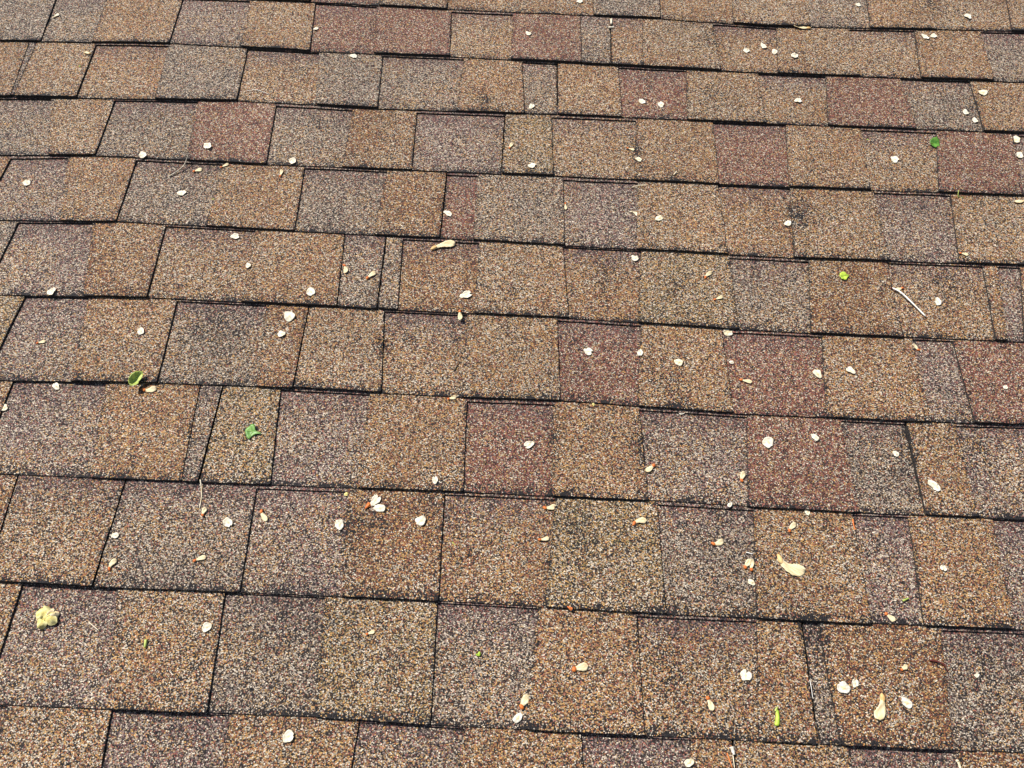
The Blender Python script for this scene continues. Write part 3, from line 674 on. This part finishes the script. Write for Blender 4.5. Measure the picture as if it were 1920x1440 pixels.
# ------------------------------------------------------------------ twigs, stems and fibres
def tube(pts, r0, r1, seg=7, wob=0.0, seed=0):
    r = random.Random(seed)
    # subdivide with Catmull-Rom
    P = [Vector(p) for p in pts]; Q = []
    for i in range(len(P) - 1):
        a, b, c, d = P[max(0, i - 1)], P[i], P[i + 1], P[min(len(P) - 1, i + 2)]
        for k in range(5):
            t = k / 5
            Q.append(0.5 * ((2 * b) + (c - a) * t + (2 * a - 5 * b + 4 * c - d) * t * t + (3 * b - a - 3 * c + d) * t ** 3))
    Q.append(P[-1]); V, F = [], []
    for i, q in enumerate(Q):
        d = (Q[min(i + 1, len(Q) - 1)] - Q[max(i - 1, 0)]).normalized()
        s_ = Vector((-d.y, d.x, 0)).normalized(); up = d.cross(s_)
        rad = (r0 + (r1 - r0) * i / (len(Q) - 1)) * (1 + wob * r.uniform(-1, 1))
        for j in range(seg):
            a = 2 * math.pi * j / seg
            V.append(tuple(q + s_ * rad * math.cos(a) + up * rad * math.sin(a)))
    for i in range(len(Q) - 1):
        for j in range(seg):
            a, b = i * seg + j, i * seg + (j + 1) % seg
            F.append((a, b, b + seg, a + seg))
    F.append(tuple(range(seg))[::-1]); F.append(tuple((len(Q) - 1) * seg + j for j in range(seg)))
    return V, F
def strand(name, key, r0, r1, mat, label, cat, lift=(0,), wob=0.1, parent=None, origin=None):
    pts = SPOTS[key]; n = len(pts)
    ox, oy = origin or (pts[0][0] / 1000, pts[0][1] / 1000)
    oz = surf(ox, oy)
    P = []
    for i, (x, y) in enumerate(pts):
        x /= 1000; y /= 1000
        P.append((x - ox, y - oy, surf(x, y) - oz + r0 * 0.9 + lift[min(i, len(lift) - 1)]))
    V, F = tube(P, r0, r1, 7, wob, len(label))
    o = link_mesh(name, V, F, [mat], None, parent, None, True)
    if parent is None:
        place(o, ox, oy, oz); tag(o, label, cat)
    return o
o = strand('twig', 'long_twig', 0.0013, 0.0011, M_WHITE, 'longest twig, bleached and gently bent, on tan shingle at right', 'twig', (0.0005, 0.003, 0.003, 0.001))
for key, p in (('end_knot', 0), ('end_knot', 3)):
    a = SPOTS['long_twig'][0]; b = SPOTS['long_twig'][p]
    V, F = tube([((b[0] - a[0]) / 1000 + (-.0012 if p == 0 else 0), (b[1] - a[1]) / 1000, .0012), ((b[0] - a[0]) / 1000 + .0012, (b[1] - a[1]) / 1000 - .0008, .0014)], .0015, .0013, 7)
    link_mesh(key, V, F, [M_REDSTEM], None, o, None, True)
root = bpy.data.objects.new('twig', None); COL.objects.link(root)
fx, fy = (v / 1000 for v in SPOTS['fork_twig'][0]); place(root, fx, fy)
tag(root, 'grey forked twig crossing the butt line at upper left', 'twig')
strand('stem', 'fork_twig', 0.0012, 0.0005, M_TWIG, '', '', (0.0, 0.003, 0.006, 0.005), .15, root, (fx, fy))
strand('branch', 'fork_arm', 0.0010, 0.0003, M_TWIGDARK, '', '', (0.003, 0.0025), .1, root, (fx, fy))
strand('twig', 'vert_twig', 0.0008, 0.0006, M_TWIG, 'short pale twig piece hanging from the butt line near the centre', 'twig', (0.002,))
strand('twig', 'flat_twig', 0.0009, 0.0007, M_TWIGDARK, 'short brown twig lying across a dark joint left of centre', 'twig', (0.001,))
strand('twig', 'dark_twig', 0.0010, 0.0007, M_TWIGDARK, 'short dark twig on the tan shingle left of centre', 'twig', (0.0005, 0.002))
strand('straw', 'pale_stem', 0.0007, 0.0005, M_STRAW, 'thin pale stem hanging below the narrow grey shingle, lower left', 'straw', (0.0,))
strand('straw', 'curl_fibre', 0.0005, 0.0003, M_WHITE, 'thin white curved fibre in the ninth course from bottom, left of centre', 'straw', (0.001,))
strand('straw', 'roof_fibre', 0.0006, 0.0003, M_STRAW, 'thin straw fibre under the butt line above the centre', 'straw', (0.001,))
strand('straw', 'thin_fibre', 0.0004, 0.0002, M_STRAW, 'faint curved pale fibre left of centre in the sixth course from bottom', 'straw', (0.0005,))
strand('straw', 'green_fibre', 0.0006, 0.0003, M_LEAFYL, 'curled yellow-green fibre on a butt line at upper right', 'straw', (0.001,))
strand('straw', 'red_stem', 0.0005, 0.0003, M_REDSTEM, 'dark red arched stem on the reddish shingle at right edge', 'straw', (0.0005, 0.003, 0.0005))
strand('straw', 'tan_fibre', 0.0005, 0.0004, M_STRAW, 'straight tan fibre right of the yellow flower clump', 'straw', (0.0005,))
strand('straw', 'hook_stem', 0.0005, 0.0003, M_REDSTEM, 'hooked dark red stem above the lime green bud', 'straw', (0.0005, 0.002, 0.001))
strand('straw', 'brown_stem', 0.0013, 0.0004, M_REDSTEM, 'curved brown stem lying on the joint at lower right', 'straw', (0.0005, 0.002, 0.0008))
strand('straw', 'slit_stem', 0.0004, 0.0003, M_WHITE, 'thin white stem lodged in the open joint at lower right', 'straw', (0.0012,))
strand('straw', 'red_short', 0.0005, 0.0004, M_REDSTEM, 'short dark red stem on the reddish shingle right of centre', 'straw', (0.001,))
strand('bark_strip', 'orange_strip', 0.0011, 0.0007, M_ORANGE, 'twisted orange strip standing in a joint at right, third course', 'bark', (0.001,))
strand('straw', 'sliver_w', 0.0009, 0.0004, M_WHITE, 'tiny white sliver above the forked pair of tan seeds', 'straw', (0.0005,))
strand('seed_husk', 'seam_seed_v', 0.0022, 0.0018, M_PAPER, 'upright white husk stuck in a joint near the top edge', 'husk', (0.0005,), .2)
strand('seed_husk', 'seam_seed_h', 0.0020, 0.0013, M_PAPER, 'white husk lying across the joint, below an upright white one', 'husk', (0.0005,), .3)
strand('seed_husk', 'slit_seed', 0.0026, 0.0016, M_PAPERG, 'pale grey husk wedged in the black open joint at the bottom edge', 'husk', (0.0005,), .3)
strand('straw', 'slit_fibre', 0.0008, 0.0006, M_ORANGE, 'left of two rusty needles beside the black joint, bottom edge', 'straw', (0.001,))
strand('straw', 'slit_fibre2', 0.0006, 0.0005, M_STRAW, 'right of two needles beside the black joint, under the husk', 'straw', (0.001,))

# ------------------------------------------------------------------ leaves, buds, flower scraps
def sheet_thing(name, outline, S, fold, mats, x, y, rot, label, cat, veins=(), lift=0.001, tilt=(0, 0), parent=None, curl=0.0):
    """a small leaf blade from its outline (unit coordinates, x along the midrib), folded along the midrib"""
    c = Vector((sum(p[0] for p in outline) / len(outline), sum(p[1] for p in outline) / len(outline), 0))
    rings = 4; V, F = [], []; n = len(outline)
    def h(px, py): return S * (fold * abs(py) + curl * px * px + 0.03 * math.sin(px * 9 + py * 5))
    V.append((c.x * S, c.y * S, h(c.x, c.y)))
    for k in range(1, rings + 1):
        t = k / rings
        for (px, py) in outline:
            qx = c.x + (px - c.x) * t; qy = c.y + (py - c.y) * t
            V.append((qx * S, qy * S, h(qx, qy)))
    for j in range(n): F.append((0, 1 + j, 1 + (j + 1) % n))
    for k in range(rings - 1):
        for j in range(n):
            a, b = 1 + k * n + j, 1 + k * n + (j + 1) % n
            F.append((a, a + n, b + n, b))
    off = len(V); V += [(a, b, z - 0.0003) for a, b, z in V]; F += [tuple(i + off for i in f[::-1]) for f in F]
    st = 1 + (rings - 1) * n
    for j in range(n):
        a, b = st + j, st + (j + 1) % n; F.append((b, a, a + off, b + off))
    zm = min(v[2] for v in V); V = [(a, b, z - zm) for a, b, z in V]
    root = bpy.data.objects.new(name, None); COL.objects.link(root)
    place(root, x, y, surf(x, y) + lift, rot, tilt); tag(root, label, cat)
    link_mesh('blade', V, F, [mats[0]], None, root, None, True)
    for v in veins:
        P = [(a * S, b * S, h(a, b) - zm + 0.0002) for a, b in v]
        VV, FF_ = tube(P, S * 0.022, S * 0.010, 6); link_mesh('vein', VV, FF_, [mats[1]], None, root, None, True)
    return root
def spot(k): return SPOTS[k][0][0] / 1000, SPOTS[k][0][1] / 1000
# torn green leaf piece with a bite out of it and a pointed right end
x, y = spot('leaf_b')
out = [(-.52, .12), (-.46, .28), (-.33, .36), (-.22, .50), (-.06, .56), (.06, .52), (.10, .36), (.14, .18), (.26, .06), (.46, .02), (.66, -.10), (.50, -.13), (.26, -.16), (.06, -.26), (-.06, -.40), (-.14, -.60), (-.28, -.52), (-.40, -.34), (-.48, -.14), (-.55, 0.02)]
root = sheet_thing('leaf_fragment', out, 0.0195, 0.10, (M_LEAF, M_VEIN), x, y, 0.0, 'green torn leaf piece with a pointed end, on tan shingle at left', 'leaf',
            veins=[[(-.50, .06), (-.1, .04), (.3, -.02), (.62, -.09)], [(-.1, .04), (-.2, .3), (-.22, .46)], [(-.05, .03), (-.12, -.25), (-.2, -.5)]], lift=0.0014, tilt=(0.12, -0.02), curl=.1)
V, F = tube([(.63 * .0195, -.09 * .0195, .0014), (.0155, -.0028, .0006)], .0004, .0003, 6); link_mesh('stalk', V, F, [M_STRAW], None, root, None, True)
# crumpled yellow-green leaf curled over the butt line
x, y = spot('leaf_a')
out = [(-.62, -.06), (-.5, .2), (-.25, .36), (.1, .40), (.4, .30), (.58, .12), (.66, -.04), (.45, -.24), (.2, -.30), (-.05, -.26), (-.2, -.36), (-.42, -.3)]
root = sheet_thing('curled_leaf', out, 0.021, 0.9, (M_LEAFYL, M_VEIN), x, y, 1.15, 'crumpled yellow-green leaf curled up over the butt line at left', 'leaf',
            veins=[[(-.6, -.04), (-.2, 0), (.2, .02), (.64, -.03)], [(-.3, .0), (-.1, .2), (.0, .34)], [(0, .0), (.2, .15), (.3, .28)], [(-.2, 0), (-.05, -.12), (.0, -.22)]], lift=0.003, tilt=(0.45, 0.05), curl=.5)
# glossy green leaf with a red stem
x, y = spot('leaf_c')
out = [(-.50, -.10), (-.42, .22), (-.2, .45), (.08, .52), (.12, .66), (.22, .50), (.42, .34), (.52, .05), (.48, -.25), (.3, -.44), (.05, -.5), (-.2, -.42), (-.36, -.24)]
root = sheet_thing('green_leaf', out, 0.019, 0.35, (M_LEAFDK, M_LEAFYL), x, y, -.1, 'glossy green leaf with a thin red stem under a butt line, upper right', 'leaf',
            veins=[[(-.46, -.1), (0, -.04), (.4, .12)]], lift=0.0016, tilt=(0.3, 0.1), curl=.3)
V, F = tube([(-.009, -.002, .002), (-.014, .0015, .002), (-.0195, .007, .0006)], .0006, .0004, 6); link_mesh('stalk', V, F, [M_REDSTEM], None, root, None, True)
# small bright yellow-green scrap
x, y = spot('leaf_d')
out = [(-.48, -.05), (-.4, .3), (-.1, .46), (.18, .4), (.3, .18), (.52, .16), (.56, .02), (.4, -.06), (.3, -.2), (.2, -.42), (-.02, -.5), (-.16, -.4), (-.34, -.42), (-.36, -.26)]
sheet_thing('leaf_fragment', out, 0.0155, 0.15, (M_LIME, M_LEAFYL), x, y, 0, 'small lime leaf scrap on orange-brown shingle, upper right', 'leaf', veins=[[(-.4, -.02), (.1, .02), (.5, .1)]], lift=.0014, tilt=(.1, 0))
# lime bud: an elongated ribbed body
def bud(key, r, label, mat, tip):
    (x, y), (x2, y2) = [(a / 1000, b / 1000) for a, b in SPOTS[key]]
    L = math.hypot(x2 - x, y2 - y); rot = math.atan2(y2 - y, x2 - x)
    root = bpy.data.objects.new('green_bud', None); COL.objects.link(root); place(root, x, y, surf(x, y) + r * .7, rot); tag(root, label, 'bud')
    V, F = [], []; n, m = 22, 10
    for i in range(n + 1):
        t = i / n; rr_ = r * (0.55 + 0.5 * t) * math.sqrt(max(.03, 1 - max(0, (t - .85) / .15) ** 2)) * (1 + .07 * (i % 2))
        if t < .1: rr_ *= .5 + 5 * t
        for j in range(m):
            a = 2 * math.pi * j / m
            V.append((L * t, r * .35 * math.sin(t * 3.1) + rr_ * math.cos(a), rr_ * .75 * math.sin(a)))
    for i in range(n):
        for j in range(m):
            a, b = i * m + j, i * m + (j + 1) % m; F.append((a, b, b + m, a + m))
    F.append(tuple(range(m))[::-1]); F.append(tuple(n * m + j for j in range(m)))
    link_mesh('body', V, F, [mat], None, root, None, True)
    V, F = tube([(L * .12, -r * .5, 0), (-L * .02, -r * .3, r * .4), (-L * .14, r * .2, r * .3)], r * .55, r * .2, 6); link_mesh('scale', V, F, [tip], None, root, None, True)
bud('green_stalk', 0.0030, 'bright lime green ribbed bud near the bottom edge, right of centre', M_LIME, M_LEAFYL)

def scraps(name, key, n, size, mats, label, cat, seed, flat=.6):
    """a crumpled cluster: petals overlapping round a core, one thing with its petals as parts"""
    r = random.Random(seed); x, y = spot(key)
    root = bpy.data.objects.new(name, None); COL.objects.link(root); place(root, x, y, surf(x, y) + .0004); tag(root, label, cat)
    for q in range(n):
        a = r.uniform(0, 6.28); V, F = [], []; L = size * r.uniform(.4, .75); W = L * r.uniform(.5, .8)
        cx, cy = size * .28 * math.cos(a), size * .20 * math.sin(a); g = 5
        tz = size * flat * r.uniform(.1, .5); ph = r.uniform(0, 6)
        for i in range(g + 1):
            for j in range(g + 1):
                u, v = i / g * 2 - 1, j / g * 2 - 1
                w = math.sqrt(max(.05, 1 - u * u * .9))
                px, py = u * L * .5, v * W * .5 * w
                pz = tz + size * .10 * math.sin(u * 3 + ph) * math.cos(v * 2.5) - size * flat * .35 * (u * u + v * v) * .5 + size * .03 * math.sin(7 * v + ph)
                ca, sa = math.cos(a), math.sin(a)
                V.append((cx + px * ca - py * sa, cy + px * sa + py * ca, max(0.0002, pz)))
        for i in range(g):
            for j in range(g):
                k = i * (g + 1) + j; F.append((k, k + g + 1, k + g + 2, k + 1))
        off = len(V); V += [(p, q_, z - .0003) for p, q_, z in V]; F += [tuple(k + off for k in f[::-1]) for f in F]
        link_mesh('petal', V, F, [mats[q % len(mats)]], None, root, None, True)
    return root
scraps('flower_clump', 'clump', 16, 0.025, [M_CLUMP, M_CLUMP, M_WINGBIG], 'pale yellow crumpled flower clump on the large shingle, lower left', 'flower', 4, .75)
scraps('leaf_scrap', 'green_dot', 3, 0.0075, [M_LIME], 'tiny bright green curled scrap near the bottom, centre', 'leaf', 8, .5)
scraps('leaf_scrap', 'green_dot_b', 2, 0.006, [M_LEAFYL], 'tiny yellow-green speck beside the joint, top left', 'leaf', 9, .5)
scraps('leaf_scrap', 'green_dot_c', 1, 0.005, [M_LEAFYL], 'tiny yellow-green speck in seventh course from bottom, left', 'leaf', 10, .5)
scraps('leaf_scrap', 'green_dot_d', 1, 0.005, [M_LEAFYL], 'tiny green speck left of the glossy green leaf', 'leaf', 11, .5)
scraps('petal_scrap', 'yellow_a', 2, 0.009, [M_CLUMP], 'small yellow petal scrap above left of the double white disc', 'petal', 12, .4)
scraps('petal_scrap', 'yellow_b', 2, 0.008, [M_CLUMP], 'small yellow petal scrap under the butt line, centre right', 'petal', 13, .4)
strand('bud_scrap', 'tee', 0.0013, 0.0020, M_LEAFYL, 'tiny pale green T-shaped stalk on the large shingle, lower left', 'straw', (0.0008,), .1)
strand('dry_husk', 'brown_curl', 0.0014, 0.0009, M_LEAFYL, 'small curled brownish husk above the bottom right corner area', 'husk', (0.001,))
strand('dry_husk', 'yellow_curl', 0.0007, 0.0004, M_LEAFYL, 'tiny yellow curl on orange-brown shingle below the centre', 'husk', (0.001,))
strand('dry_husk', 'tan_curl', 0.0011, 0.0007, M_STRAW, 'tiny tan curl in the eighth course from bottom, right of centre', 'husk', (0.001,))
